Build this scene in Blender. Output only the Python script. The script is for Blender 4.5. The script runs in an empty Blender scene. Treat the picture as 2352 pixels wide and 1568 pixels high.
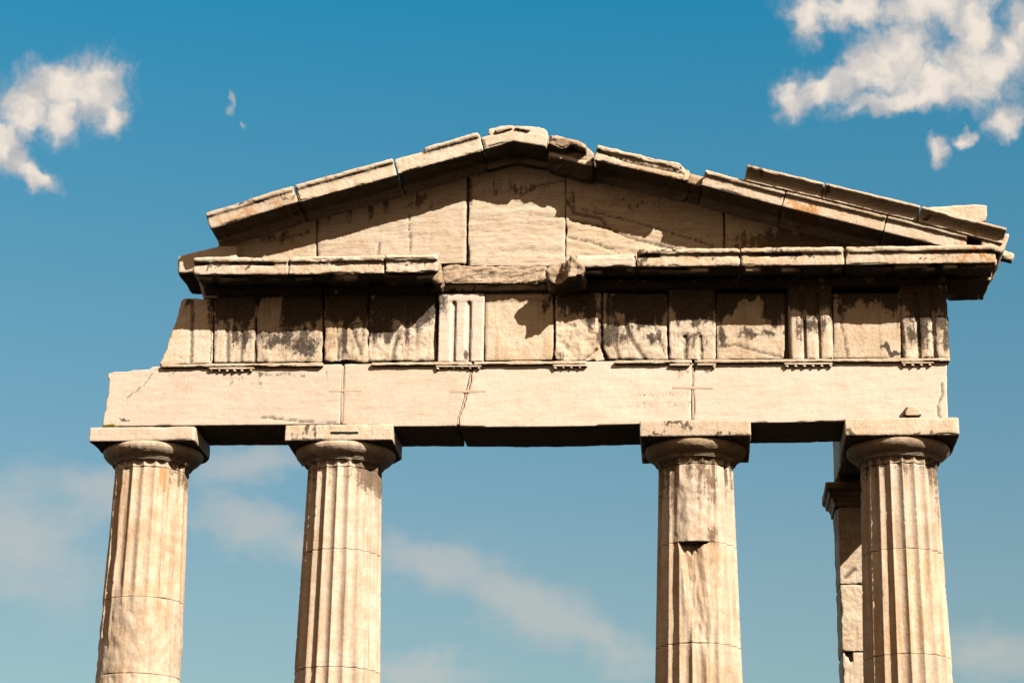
import bpy, bmesh, math, random
import numpy as np
from mathutils import Vector, Matrix, noise

scene = bpy.context.scene
col = scene.collection
R_ = math.radians

# ------------------------------------------------------------------ camera
# calibrated from the vanishing points of the photograph (2352 px wide survey units)
UW, UH, FPX, DIST, EYE = 2352.0, 1568.0, 5000.0, 26.0, 1.65
def nz(v): return v / np.linalg.norm(v)
up_c = nz(np.array([201.0, -15084.0, 5000.0]))
dp_c = np.array([421.0, 1663.0, 5000.0]); dp_c = nz(dp_c - up_c * dp_c.dot(up_c))
xx_c = np.cross(dp_c, up_c)
CAM = Vector((2.23, -DIST, EYE))
def to_world(d): return Vector((float(np.dot(d, xx_c)), float(np.dot(d, dp_c)), float(np.dot(d, up_c))))
def W(px, py, Y):
    """the point of the vertical plane at depth Y that a surveyed photo position falls on"""
    d = to_world(np.array([px - UW / 2, py - UH / 2, FPX]))
    t = (Y - CAM.y) / d.y
    return CAM + d * t
cr, cu, cb = to_world(np.array([1., 0, 0])), to_world(np.array([0, -1., 0])), to_world(np.array([0, 0, -1.]))
cam_d = bpy.data.cameras.new("camera")
cam_d.sensor_width = 36.0; cam_d.lens = 36.0 * FPX / UW; cam_d.clip_end = 5000
cam = bpy.data.objects.new("camera", cam_d); col.objects.link(cam)
cam.matrix_world = Matrix(((cr.x, cu.x, cb.x, CAM.x), (cr.y, cu.y, cb.y, CAM.y), (cr.z, cu.z, cb.z, CAM.z), (0, 0, 0, 1)))
scene.camera = cam

# ------------------------------------------------------------------ light
SUN_AZ, SUN_EL = R_(44), R_(36)          # to the right of the camera's back, above the horizon
sun_dir = Vector((math.sin(SUN_AZ) * math.cos(SUN_EL), -math.cos(SUN_AZ) * math.cos(SUN_EL), math.sin(SUN_EL)))
sl = bpy.data.lights.new("sun", 'SUN'); sl.energy = 4.9; sl.angle = R_(0.5); sl.color = (1.0, 0.915, 0.80)
so = bpy.data.objects.new("sun", sl); col.objects.link(so)
so.rotation_euler = sun_dir.to_track_quat('Z', 'Y').to_euler(); so.location = (20, -25, 30)
scene.view_settings.view_transform = 'Standard'
scene.view_settings.look = 'None'
scene.view_settings.exposure = 0.28
scene.view_settings.gamma = 1.0
scene.cycles.max_bounces = 3; scene.cycles.diffuse_bounces = 0

class NT:
    """small helper around a node tree"""
    def __init__(s, tree): s.t = tree; s.n = tree.nodes; s.l = tree.links
    def put(s, sock, v):
        if isinstance(v, bpy.types.NodeSocket): s.l.new(v, sock)
        elif isinstance(v, (tuple, list)) and len(v) == 3 and sock.type == 'RGBA': sock.default_value = (*v, 1)
        else: sock.default_value = v
    def math(s, op, a, b=0.0, c=None, clamp=False):
        m = s.n.new('ShaderNodeMath'); m.operation = op; m.use_clamp = clamp
        s.put(m.inputs[0], a); s.put(m.inputs[1], b)
        if c is not None: s.put(m.inputs[2], c)
        return m.outputs[0]
    def vmath(s, op, a, b):
        m = s.n.new('ShaderNodeVectorMath'); m.operation = op
        s.put(m.inputs[0], a); s.put(m.inputs[1], b)
        return m.outputs['Value'] if op in ('LENGTH', 'DOT_PRODUCT') else m.outputs['Vector']
    def mix(s, f, a, b, mode='MIX'):
        m = s.n.new('ShaderNodeMix'); m.data_type = 'RGBA'; m.blend_type = mode
        s.put(m.inputs['Factor'], f)
        s.put(m.inputs[6], a); s.put(m.inputs[7], b)
        return m.outputs[2]
    def noise(s, vec, scale, detail=4, rough=0.55, dist=0.0, lac=2.0):
        m = s.n.new('ShaderNodeTexNoise'); s.put(m.inputs['Vector'], vec)
        m.inputs['Scale'].default_value = scale; m.inputs['Detail'].default_value = detail
        m.inputs['Roughness'].default_value = rough; m.inputs['Distortion'].default_value = dist
        return m.outputs['Fac']
    def scale(s, vec, sc, rot=(0, 0, 0), loc=(0, 0, 0)):
        m = s.n.new('ShaderNodeMapping'); s.put(m.inputs['Vector'], vec)
        m.inputs['Scale'].default_value = sc; m.inputs['Rotation'].default_value = rot; m.inputs['Location'].default_value = loc
        return m.outputs['Vector']
    def step(s, v, lo, hi, a=0.0, b=1.0):
        m = s.n.new('ShaderNodeMapRange'); m.interpolation_type = 'SMOOTHSTEP'
        s.put(m.inputs['Value'], v); m.inputs['From Min'].default_value = lo; m.inputs['From Max'].default_value = hi
        m.inputs['To Min'].default_value = a; m.inputs['To Max'].default_value = b
        return m.outputs['Result']
    def lin(s, v, lo, hi, a=0.0, b=1.0):
        m = s.n.new('ShaderNodeMapRange')
        s.put(m.inputs['Value'], v); m.inputs['From Min'].default_value = lo; m.inputs['From Max'].default_value = hi
        m.inputs['To Min'].default_value = a; m.inputs['To Max'].default_value = b
        return m.outputs['Result']

# ------------------------------------------------------------------ sky
world = bpy.data.worlds.new("World"); scene.world = world; world.use_nodes = True
T = NT(world.node_tree); T.n.clear()
sky = T.n.new('ShaderNodeTexSky'); sky.sky_type = 'NISHITA'; sky.sun_disc = False
sky.sun_elevation = SUN_EL; sky.sun_rotation = math.pi - SUN_AZ
sky.air_density = 1.0; sky.dust_density = 0.6; sky.ozone_density = 2.0
tc = T.n.new('ShaderNodeTexCoord')
dirv = tc.outputs['Generated']
sx = T.n.new('ShaderNodeSeparateXYZ'); T.l.new(dirv, sx.inputs[0])
DEG = 180 / math.pi
az = T.math('MULTIPLY', T.math('ARCTAN2', sx.outputs[0], sx.outputs[1]), DEG)     # degrees, 0 = straight behind the gate
el = T.math('MULTIPLY', T.math('ARCSINE', sx.outputs[2]), DEG)
cxyz = T.n.new('ShaderNodeCombineXYZ'); T.l.new(az, cxyz.inputs[0]); T.l.new(el, cxyz.inputs[1])
AE = cxyz.outputs[0]
def sky_at(px, py):
    d = to_world(np.array([px - UW / 2, py - UH / 2, FPX])).normalized()
    return math.atan2(d.x, d.y) * DEG, math.asin(d.z) * DEG
PXDEG = DEG / FPX                                                                  # degrees per survey unit
# colour of the clear sky: Nishita, deepened towards the zenith by a polarised teal tint
tint = T.n.new('ShaderNodeValToRGB')
T.l.new(T.lin(el, 6, 30), tint.inputs[0])
SKY_RAMP = [(0.0, (0.86, 0.90, 0.90)), (0.14, (0.93, 0.97, 0.78)), (0.25, (0.95, 1.02, 0.83)), (0.55, (0.66, 1.13, 1.00)), (0.9, (0.17, 1.24, 1.26)), (1.0, (0.07, 1.16, 1.25))]
while len(tint.color_ramp.elements) < len(SKY_RAMP): tint.color_ramp.elements.new(0.5)
for e, (p, c) in zip(tint.color_ramp.elements, SKY_RAMP): e.position = p; e.color = (*c, 1)
clear = T.mix(1.0, sky.outputs[0], tint.outputs[0], 'MULTIPLY')
wn = T.n.new('ShaderNodeTexNoise'); T.put(wn.inputs['Vector'], AE); wn.inputs['Scale'].default_value = 1.6; wn.inputs['Detail'].default_value = 5
warp = T.vmath('MULTIPLY', T.vmath('SUBTRACT', wn.outputs['Color'], (0.5, 0.5, 0.5)), (0.9, 0.9, 0))
AEW = T.vmath('ADD', AE, warp)
def blob(px, py, rx, ry, rot=0.0, vec=None, grow=1.5):
    a, e = sky_at(px, py)
    k = 1 / math.cos(R_(e))
    v = T.vmath('SUBTRACT', vec or AEW, (a, e, 0))
    m = T.n.new('ShaderNodeMapping'); m.vector_type = 'TEXTURE'
    T.put(m.inputs['Vector'], v)
    m.inputs['Rotation'].default_value = (0, 0, R_(rot))
    m.inputs['Scale'].default_value = (rx * grow * PXDEG * k, ry * grow * PXDEG, 1)
    return T.math('SUBTRACT', 1.0, T.vmath('LENGTH', m.outputs[0], (0, 0, 0)))
def union(bl):
    r = bl[0]
    for b in bl[1:]:
        m = T.math('SMOOTH_MAX', r, b, 0.25); r = m
    return r
fine = T.math('ADD', T.math('MULTIPLY', T.noise(AEW, 1.8, 9, 0.60, 0.2), 0.8), T.math('MULTIPLY', T.noise(AE, 7.0, 6, 0.6), 0.2))
puff = T.noise(AEW, 1.1, 6, 0.55)
CUM = [ # (x, y, rx, ry, rot) left cloud, its tail, right clouds
 (150, 195, 115, 55, 8), (225, 215, 62, 75, 0), (70, 240, 75, 45, 20), (140, 270, 40, 60, -20), (258, 275, 34, 36, 0), (55, 265, 45, 45, 0),
 (10, 335, 42, 55, 0), (70, 400, 60, 24, -25), (35, 370, 40, 30, 0),
 (1960, 25, 130, 42, -10), (1855, 38, 45, 55, 0), (2130, 15, 140, 50, 0), (2230, 60, 60, 80, 0), (2345, 70, 34, 80, 0), 
 (2060, 130, 105, 78, 10), (1960, 165, 90, 45, 25), (2240, 160, 105, 75, 0), (2150, 190, 150, 45, 0), (1880, 205, 60, 36, 15), (1825, 225, 42, 50, 0), (2120, 215, 190, 30, 5), (2320, 120, 40, 45, 0),
 (2308, 275, 46, 38, 20), (2158, 345, 24, 30, 40), (2212, 318, 26, 14, 20)]
cv = union([blob(*c) for c in CUM])
dens = T.step(T.math('ADD', T.math('MULTIPLY', cv, 1.35), T.math('MULTIPLY', T.math('SUBTRACT', fine, 0.5), 1.5)), -0.04, 0.88)
soft = T.step(T.math('ADD', cv, T.math('MULTIPLY', T.math('SUBTRACT', fine, 0.5), 0.8)), 0.0, 0.7)
shade = T.step(T.math('ADD', T.math('MULTIPLY', cv, 0.75), T.math('MULTIPLY', T.math('SUBTRACT', puff, 0.5), 1.6)), 0.15, 0.85)
cumcol = T.mix(shade, (0.48, 0.485, 0.50), (0.86, 0.77, 0.67))
WSP = [(590, 1205, 150, 60, -12), (700, 1250, 170, 45, -15), (990, 1290, 190, 55, -10), (1200, 1380, 190, 70, -28), (1390, 1470, 170, 60, -28), (250, 1130, 150, 60, 5),
       (60, 1250, 140, 190, 60), (980, 1545, 160, 40, 0), (2280, 1500, 120, 60, 0), (565, 1070, 160, 50, 8), (531, 236, 7, 18, 25), (556, 285, 5, 10, 10)]
wv = union([blob(*c) for c in WSP])
wisp = T.math('MULTIPLY', T.step(T.math('ADD', wv, T.math('MULTIPLY', T.math('SUBTRACT', T.noise(T.scale(AE, (0.5, 1.3, 1), (0, 0, R_(20))), 0.8, 6, 0.5), 0.5), 1.2)), 0.0, 0.95), 0.50)
# warm fill for the facade, added as unseen cloud behind the photographer
behind = T.step(T.math('MULTIPLY', sx.outputs[1], -1.0), -0.25, 0.15)
fill_cloud = T.math('MULTIPLY', behind, T.step(T.noise(dirv, 3.0, 8, 0.6), 0.30, 0.52, 0.45, 1.0))
SK = 0.086
bg1 = T.n.new('ShaderNodeBackground'); T.put(bg1.inputs[0], clear); bg1.inputs[1].default_value = SK
bg2 = T.n.new('ShaderNodeBackground'); T.put(bg2.inputs[0], T.mix(1.0, (0.42, 0.45, 0.46), cumcol, 'MIX')); bg2.inputs[1].default_value = 0.84
bg3 = T.n.new('ShaderNodeBackground'); T.put(bg3.inputs[0], (0.58, 0.53, 0.47)); bg3.inputs[1].default_value = 0.9
bg4 = T.n.new('ShaderNodeBackground'); T.put(bg4.inputs[0], (0.46, 0.29, 0.165)); bg4.inputs[1].default_value = 0.72
def smix(f, a, b):
    m = T.n.new('ShaderNodeMixShader'); T.put(m.inputs[0], f); T.l.new(a, m.inputs[1]); T.l.new(b, m.inputs[2]); return m.outputs[0]
sh = smix(wisp, bg1.outputs[0], bg3.outputs[0])
sh = smix(T.math('MULTIPLY', dens, T.lin(soft, 0, 1, 0.45, 1.0)), sh, bg2.outputs[0])
sh = smix(fill_cloud, sh, bg4.outputs[0])
wo = T.n.new('ShaderNodeOutputWorld'); T.l.new(sh, wo.inputs[0])
world.cycles.sampling_method = 'MANUAL'; world.cycles.sample_map_resolution = 512

# ------------------------------------------------------------------ materials
def principled(name):
    m = bpy.data.materials.new(name); m.use_nodes = True
    t = NT(m.node_tree); b = t.n['Principled BSDF']
    b.inputs['Roughness'].default_value = 0.85; b.inputs['Specular IOR Level'].default_value = 0.2
    return m, t, b
def stone(name, light=(0.88, 0.72, 0.55), tan=(0.64, 0.45, 0.30), rust=0.35, grime=0.35, vein=0.5, streak=0.4, vrot=0.0, bump=0.6, crack=0.0, sthr=(0.54, 0.70), lines=0.0, stretch=(1, 1, 1), pit=0.3, crust_shade=((0.030, 0.019, 0.011), (0.095, 0.06, 0.034))):
    m, t, b = principled(name)
    g = t.n.new('ShaderNodeNewGeometry'); P = g.outputs['Position']
    big = t.noise(P, 0.9, 5, 0.6)
    mid = t.noise(t.scale(P, stretch), 5.0, 9, 0.68)
    pt = t.noise(P, 21.0, 7, 0.72)
    fin = t.noise(P, 38.0, 4, 0.7)
    ve = t.noise(t.scale(P, (1.0, 1.0, 11.0), (0, R_(vrot), 0)), 1.6, 8, 0.65, 0.6)
    st = t.noise(t.scale(P, (11.0, 11.0, 0.55)), 1.2, 6, 0.6)
    c = t.mix(t.step(t.math('ADD', t.math('MULTIPLY', mid, 0.7), t.math('MULTIPLY', big, 0.5)), 0.48, 0.78), light, tan)
    c = t.mix(t.math('MULTIPLY', t.step(ve, 0.50, 0.70), vein), c, (0.52, 0.33, 0.18))
    c = t.mix(t.math('MULTIPLY', t.step(t.math('ADD', t.math('MULTIPLY', t.noise(P, 2.1, 7, 0.7, 0.4), 0.8), t.math('MULTIPLY', ve, 0.25)), 0.56, 0.72), rust), c, (0.74, 0.40, 0.18))
    c = t.mix(t.math('MULTIPLY', t.step(st, *sthr), streak), c, (0.47, 0.29, 0.155))
    c = t.mix(t.math('MULTIPLY', t.step(t.math('ADD', t.math('MULTIPLY', t.noise(P, 3.3, 10, 0.72), 0.7), t.math('MULTIPLY', st, 0.35)), 0.575, 0.70), grime), c, (0.25, 0.155, 0.085))
    c = t.mix(t.math('MULTIPLY', t.step(pt, 0.53, 0.66), pit), c, (0.34, 0.21, 0.115))
    c = t.mix(t.math('MULTIPLY', t.step(pt, 0.47, 0.36), pit), c, (0.92, 0.80, 0.64))
    if lines:
        l1 = t.noise(t.scale(P, (0.55, 1.0, 4.2), (0, R_(vrot), 0)), 1.5, 9, 0.62, 1.2)
        c = t.mix(t.math('MULTIPLY', t.step(t.math('ABSOLUTE', t.math('SUBTRACT', l1, 0.5)), 0.022, 0.004), lines), c, (0.40, 0.235, 0.12))
        l2 = t.noise(t.scale(P, (0.8, 1.0, 8.0), (0, R_(vrot + 4), 0), (3, 1, 7)), 1.9, 9, 0.66, 0.8)
        c = t.mix(t.math('MULTIPLY', t.step(t.math('ABSOLUTE', t.math('SUBTRACT', l2, 0.46)), 0.02, 0.003), lines * 0.8), c, (0.55, 0.32, 0.16))
    at = t.n.new('ShaderNodeAttribute'); at.attribute_name = 'stain'
    sp = t.n.new('ShaderNodeSeparateColor'); t.l.new(at.outputs['Color'], sp.inputs[0])
    # r: dark patches, part encrustation and part painted shade, g: cracks and joints, b: bleached / orange flakes
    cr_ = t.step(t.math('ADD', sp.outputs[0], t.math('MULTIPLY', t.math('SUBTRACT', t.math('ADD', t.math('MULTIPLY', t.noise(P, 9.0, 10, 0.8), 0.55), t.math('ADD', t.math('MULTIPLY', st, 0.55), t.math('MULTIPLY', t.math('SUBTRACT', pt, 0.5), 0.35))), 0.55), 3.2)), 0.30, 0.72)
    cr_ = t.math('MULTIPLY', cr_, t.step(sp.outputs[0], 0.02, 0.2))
    c = t.mix(t.math('MULTIPLY', cr_, 0.96), c, t.mix(t.step(mid, 0.35, 0.65), crust_shade[0], crust_shade[1]))
    c = t.mix(t.math('MULTIPLY', t.step(t.math('ADD', sp.outputs[2], t.math('MULTIPLY', t.math('SUBTRACT', mid, 0.5), 1.2)), 0.35, 0.65), 0.7), c, (0.74, 0.36, 0.13))
    c = t.mix(t.math('MULTIPLY', sp.outputs[1], 0.85), c, (0.09, 0.062, 0.042))
    grain = t.noise(P, 85.0, 2, 0.8)
    c = t.mix(t.math('MULTIPLY', t.step(grain, 0.52, 0.70), 0.24), c, (0.38, 0.24, 0.14))
    c = t.mix(0.35, c, t.mix(t.step(fin, 0.3, 0.7), t.mix(0.35, c, (0.26, 0.15, 0.08)), t.mix(0.3, c, (1, 0.9, 0.75))))
    oi = t.n.new('ShaderNodeObjectInfo')
    hs = t.n.new('ShaderNodeHueSaturation')
    t.put(hs.inputs['Value'], t.lin(oi.outputs['Random'], 0, 1, 0.93, 1.05)); t.put(hs.inputs['Saturation'], t.lin(t.math('FRACT', t.math('MULTIPLY', oi.outputs['Random'], 7.31)), 0, 1, 0.92, 1.10))
    t.put(hs.inputs['Color'], c)
    t.put(b.inputs['Base Color'], hs.outputs[0])
    bp = t.n.new('ShaderNodeBump'); bp.inputs['Strength'].default_value = bump; bp.inputs['Distance'].default_value = 0.02
    h = t.math('ADD', t.math('MULTIPLY', fin, 0.5), t.math('ADD', t.math('MULTIPLY', mid, 0.8), t.math('MULTIPLY', ve, 0.6 * vein)))
    if crack:
        vo = t.n.new('ShaderNodeTexVoronoi'); vo.feature = 'DISTANCE_TO_EDGE'; vo.inputs['Scale'].default_value = 2.2
        t.put(vo.inputs['Vector'], t.vmath('ADD', t.scale(P, (1, 1, 1.8), (0, R_(vrot + 20), 0)), t.vmath('MULTIPLY', t.n.new('ShaderNodeTexNoise').outputs['Color'], (0, 0, 0))))
        h = t.math('ADD', h, t.math('MULTIPLY', t.step(vo.outputs['Distance'], 0.0, 0.03), crack))
    t.put(bp.inputs['Height'], h)
    t.l.new(bp.outputs[0], b.inputs['Normal'])
    return m
M_pale = stone('pale_marble', light=(0.94, 0.81, 0.67), tan=(0.88, 0.71, 0.55), rust=0.34, grime=0.10, vein=0.20, streak=0.08, vrot=3, bump=0.35, stretch=(0.45, 1, 2.4), pit=0.12, lines=0.14)
M_tymp = stone('veined_marble', light=(0.94, 0.79, 0.61), tan=(0.88, 0.67, 0.46), rust=0.50, grime=0.12, vein=0.40, streak=0.08, vrot=5, bump=0.55, stretch=(0.5, 1, 2.2), pit=0.12, lines=0.38, crust_shade=((0.10, 0.058, 0.028), (0.22, 0.13, 0.07)))
M_frieze = stone('weathered_marble', light=(0.95, 0.80, 0.62), tan=(0.80, 0.58, 0.38), rust=0.45, grime=0.24, vein=0.22, streak=0.50, sthr=(0.52, 0.70), bump=0.9, pit=0.22, crust_shade=((0.012, 0.007, 0.004), (0.042, 0.024, 0.013)))  # near-black pair also paints shade under the cornice
M_corn = stone('cornice_marble', light=(0.94, 0.79, 0.61), tan=(0.80, 0.58, 0.38), rust=0.50, grime=0.24, vein=0.25, streak=0.22, bump=0.8, pit=0.20)
M_rough = stone('broken_marble', light=(0.74, 0.57, 0.40), tan=(0.52, 0.35, 0.21), rust=0.2, grime=0.4, vein=0.7, streak=0.1, vrot=-18, bump=1.2, pit=0.4, lines=0.6)
M_col = stone('column_marble', light=(0.91, 0.75, 0.58), tan=(0.72, 0.50, 0.32), rust=0.36, grime=0.20, vein=0.15, streak=0.62, sthr=(0.47, 0.66), bump=0.4, pit=0.16, crust_shade=((0.13, 0.075, 0.038), (0.27, 0.165, 0.09)))
M_cap = stone('sooty_marble', light=(0.55, 0.39, 0.25), tan=(0.36, 0.24, 0.145), rust=0.3, grime=0.4, vein=0.3, streak=0.3, bump=0.7, pit=0.3)
M_old = stone('browned_marble', light=(0.66, 0.48, 0.32), tan=(0.46, 0.30, 0.18), rust=0.35, grime=0.4, vein=0.3, streak=0.3, bump=0.8, pit=0.3)
def plain(name, c, rough=0.85):
    m, t, b = principled(name); g = t.n.new('ShaderNodeNewGeometry')
    n = t.noise(g.outputs['Position'], 14, 6, 0.65)
    t.put(b.inputs['Base Color'], t.mix(n, tuple(x * 0.78 for x in c), tuple(min(1, x * 1.2) for x in c)))
    b.inputs['Roughness'].default_value = rough
    return m
M_mortar = plain('mortar', (0.72, 0.53, 0.38))
M_letter = plain('letter_cut', (0.80, 0.62, 0.46))
M_iron = plain('dark_iron', (0.018, 0.022, 0.020), 0.6)
M_moss = plain('dry_moss', (0.30, 0.22, 0.04))
mg, tg, bg_ = principled('dry_ground')
gp = tg.n.new('ShaderNodeNewGeometry').outputs['Position']
tg.put(bg_.inputs['Base Color'], tg.mix(tg.step(tg.noise(gp, 0.5, 8, 0.65), 0.35, 0.65), (0.085, 0.062, 0.040), (0.14, 0.105, 0.07)))
M_ground = mg

# ------------------------------------------------------------------ building helpers
QUEUE = []
def root(name, label, cat, loc, group=None, kind='thing'):
    o = bpy.data.objects.new(name, None); col.objects.link(o); o.location = loc
    o.empty_display_size = 0.3
    o['label'] = label; o['category'] = cat; o['kind'] = kind
    if group: o['group'] = group
    return o
def base_of(parent):
    p = parent
    while p.parent: p = p.parent
    return Vector(p.location)
def link(name, me, mat, parent, label=None):
    o = bpy.data.objects.new(name, me); col.objects.link(o); me.materials.append(mat)
    if parent: o.parent = parent
    if label: o['label'] = label
    return o
class Solid:
    """a union of closed shapes, in world coordinates"""
    def __init__(s): s.bm = bmesh.new()
    def prism(s, front, back):
        """front, back: equal lists of world points"""
        n = len(front)
        a = [s.bm.verts.new(p) for p in front]; b = [s.bm.verts.new(p) for p in back]
        fs = [s.bm.faces.new(a), s.bm.faces.new(b[::-1])]
        for i in range(n): fs.append(s.bm.faces.new((a[i], b[i], b[(i + 1) % n], a[(i + 1) % n])))
        bmesh.ops.recalc_face_normals(s.bm, faces=fs)
        big = [f for f in fs if len(f.verts) > 4]
        if big: bmesh.ops.triangulate(s.bm, faces=big)
        return s
    def face(s, pts, Y0, Y1):
        """outline surveyed on the plane Y0, given real thickness back to Y1"""
        f = [W(x, y, Y0) for x, y in pts]
        return s.prism(f, [Vector((p.x, Y1, p.z)) for p in f])
    def box(s, x0, x1, y0, y1, z0, z1):
        f = [Vector((x0, y0, z0)), Vector((x1, y0, z0)), Vector((x1, y0, z1)), Vector((x0, y0, z1))]
        return s.prism(f, [Vector((p.x, y1, p.z)) for p in f])
    def sweep(s, prof, p0, p1, perp=True):
        """prof: (y, w) pairs, w measured square to the line p0-p1 within the facade plane"""
        d = (p1 - p0).normalized() if perp else Vector((1, 0, 0))
        wv_ = Vector((-d.z, 0, d.x))
        a = [Vector((p0.x, y, p0.z)) + wv_ * w for y, w in prof]
        b = [Vector((p1.x, y, p1.z)) + wv_ * w for y, w in prof]
        return s.prism(a, b)
    def column_xy(s, poly, z0, z1):
        return s.prism([Vector((x, y, z0)) for x, y in poly], [Vector((x, y, z1)) for x, y in poly])
    def make(s, name, mat, parent, voxel=0.02, rough=0.006, chip=0.035, stain=None, cracks=(), aniso=None, label=None, freq=5.0, flake=None):  # stain: dark crust and drip marks, in places also painted shade
        me = bpy.data.meshes.new(name); s.bm.to_mesh(me); s.bm.free()
        o = link(name, me, mat, parent, label)
        md = o.modifiers.new('remesh', 'REMESH'); md.mode = 'VOXEL'; md.voxel_size = voxel
        QUEUE.append((o, voxel, rough, chip, stain, cracks, aniso, freq, flake))
        return o
def fbm_arr(P, f, oct_=4):
    fr = noise.fractal
    return np.array([fr((x * f, y * f, z * f), 0.9, 2.0, oct_) for x, y, z in P])
def seg_dist(P2, a, b):
    d = b - a; L = max(d.dot(d), 1e-9)
    t = np.clip(((P2 - a) @ d) / L, 0, 1)
    return np.linalg.norm(P2 - (a + t[:, None] * d), axis=1)
def paint(me, R, G, B):
    at = me.color_attributes.new('stain', 'FLOAT_COLOR', 'POINT')  # r holds encrustation and drip marks as well as painted shade
    n = len(me.vertices); c = np.ones((n, 4), dtype=np.float32)
    c[:, 0] = R; c[:, 1] = G; c[:, 2] = B
    at.data.foreach_set('color', c.ravel())
def ell(patches, Y=0.0):
    """stain and painted shade field made of soft surveyed ellipses (x, y, rx, ry, strength)"""
    pp = []
    for x, y, rx, ry, k in patches:
        c = W(x, y, Y); s_ = (W(x + 1, y, Y).x - c.x)
        pp.append((c.x, c.z, rx * s_, ry * s_, k))
    def f(P, N):
        r = np.zeros(len(P))
        nz_ = noise.noise
        wx = np.array([nz_((x * 9, 1.7, z * 1.6)) + 0.5 * nz_((x * 22, 5.1, z * 3.5)) for x, y, z in P])
        wz = np.array([nz_((x * 7, 8.3, z * 3.0)) + 0.4 * nz_((x * 25, 3.3, z * 6)) for x, y, z in P])
        P = P + np.stack([0.05 * wx, 0 * wx, 0.13 * wz], 1)
        for x, z, rx, rz, k in pp:
            r = np.maximum(r, k * np.clip(1.5 - 1.1 * np.sqrt(((P[:, 0] - x) / rx) ** 2 + ((P[:, 2] - z) / rz) ** 2), 0, 1.25))
        return r
    return f
def finish_queue():
    bpy.context.view_layer.update()
    dg = bpy.context.evaluated_depsgraph_get()
    for o, voxel, rough, chip, stain, cracks, aniso, freq, flake in QUEUE:
        ev = o.evaluated_get(dg)
        me = bpy.data.meshes.new_from_object(ev, depsgraph=dg)
        old = o.data; nm = old.name; o.modifiers.clear(); o.data = me; bpy.data.meshes.remove(old); me.name = nm
        n = len(me.vertices)
        if n == 0: print('EMPTY', o.name); continue
        co = np.empty(n * 3, dtype=np.float64); me.vertices.foreach_get('co', co); co = co.reshape(n, 3)
        ed = np.empty(len(me.edges) * 2, dtype=np.int64); me.edges.foreach_get('vertices', ed); ed = ed.reshape(-1, 2)
        nr = np.empty(n * 3, dtype=np.float32); me.vertex_normals.foreach_get('vector', nr); nr = nr.reshape(n, 3).astype(float)
        deg = np.bincount(ed.ravel(), minlength=n).astype(float); deg[deg == 0] = 1
        def avg(v): return (np.bincount(ed[:, 0], v[ed[:, 1]], n) + np.bincount(ed[:, 1], v[ed[:, 0]], n)) / deg
        mean = np.stack([avg(co[:, i]) for i in range(3)], 1)
        h = np.einsum('ij,ij->i', co - mean, nr) / voxel
        for _ in range(2): h = 0.5 * h + 0.5 * avg(h)
        Q = co
        if aniso is not None: Q = co @ np.array(aniso).T
        n1 = fbm_arr(Q, freq)
        n2 = fbm_arr(Q, freq * 4.3, 3)
        n3 = fbm_arr(co + 7.3, 2.6, 3)
        cv_ = np.clip(h * 5.0, 0, 1)
        ch = cv_ * (chip * np.clip(n3 * 1.3 - 0.05, 0, 1.2) + 0.35 * chip * np.clip(n2 + 0.2, 0, 1))
        dsp = rough * (n1 + 0.5 * n2) - ch
        G = np.zeros(n)
        P2 = co[:, [0, 2]]
        for pts, Yc, wd in cracks:
            wp = [W(x, y, Yc) for x, y in pts]
            ds = np.full(n, 9.0)
            for a, b in zip(wp[:-1], wp[1:]):
                ds = np.minimum(ds, seg_dist(P2 + 0.012 * n2[:, None], np.array([a.x, a.z]), np.array([b.x, b.z])))
            k = np.clip(1.3 - ds / wd, 0, 1) * (nr[:, 1] < 0.2)
            G = np.maximum(G, k); dsp = dsp - 0.02 * k
        Rr = stain(co, nr) if stain else np.zeros(n)
        Bb = flake(co, nr) if flake else 0.0
        co = co + nr * dsp[:, None]
        co -= np.array(base_of(o.parent if o.parent else o))
        me.vertices.foreach_set('co', co.astype(np.float32).ravel())
        me.polygons.foreach_set('use_smooth', np.ones(len(me.polygons), dtype=bool))
        paint(me, Rr, G, Bb)
        me.update()
    QUEUE.clear()

# ------------------------------------------------------------------ ground
bm = bmesh.new()
bmesh.ops.create_grid(bm, x_segments=60, y_segments=60, size=1500)
me = bpy.data.meshes.new('ground'); bm.to_mesh(me); bm.free()
g_o = link('ground', me, M_ground, None); g_o['kind'] = 'structure'

AX = 0.55                                    # depth of the column axes
zS = (W(300, 978, 0).z + W(2100, 967, 0).z) / 2   # underside of the architrave
zT = (W(500, 840, 0).z + W(2100, 827, 0).z) / 2   # top of the architrave
zF = W(1060, 672, 0).z                            # top of the frieze
print('levels', zS, zT, zF, W(300, 978, 0).z, W(2100, 967, 0).z, W(500, 840, 0).z, W(2100, 827, 0).z)
PX = W(1177, 800, 0).x - W(1176, 800, 0).x
STY = 0.0
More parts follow.
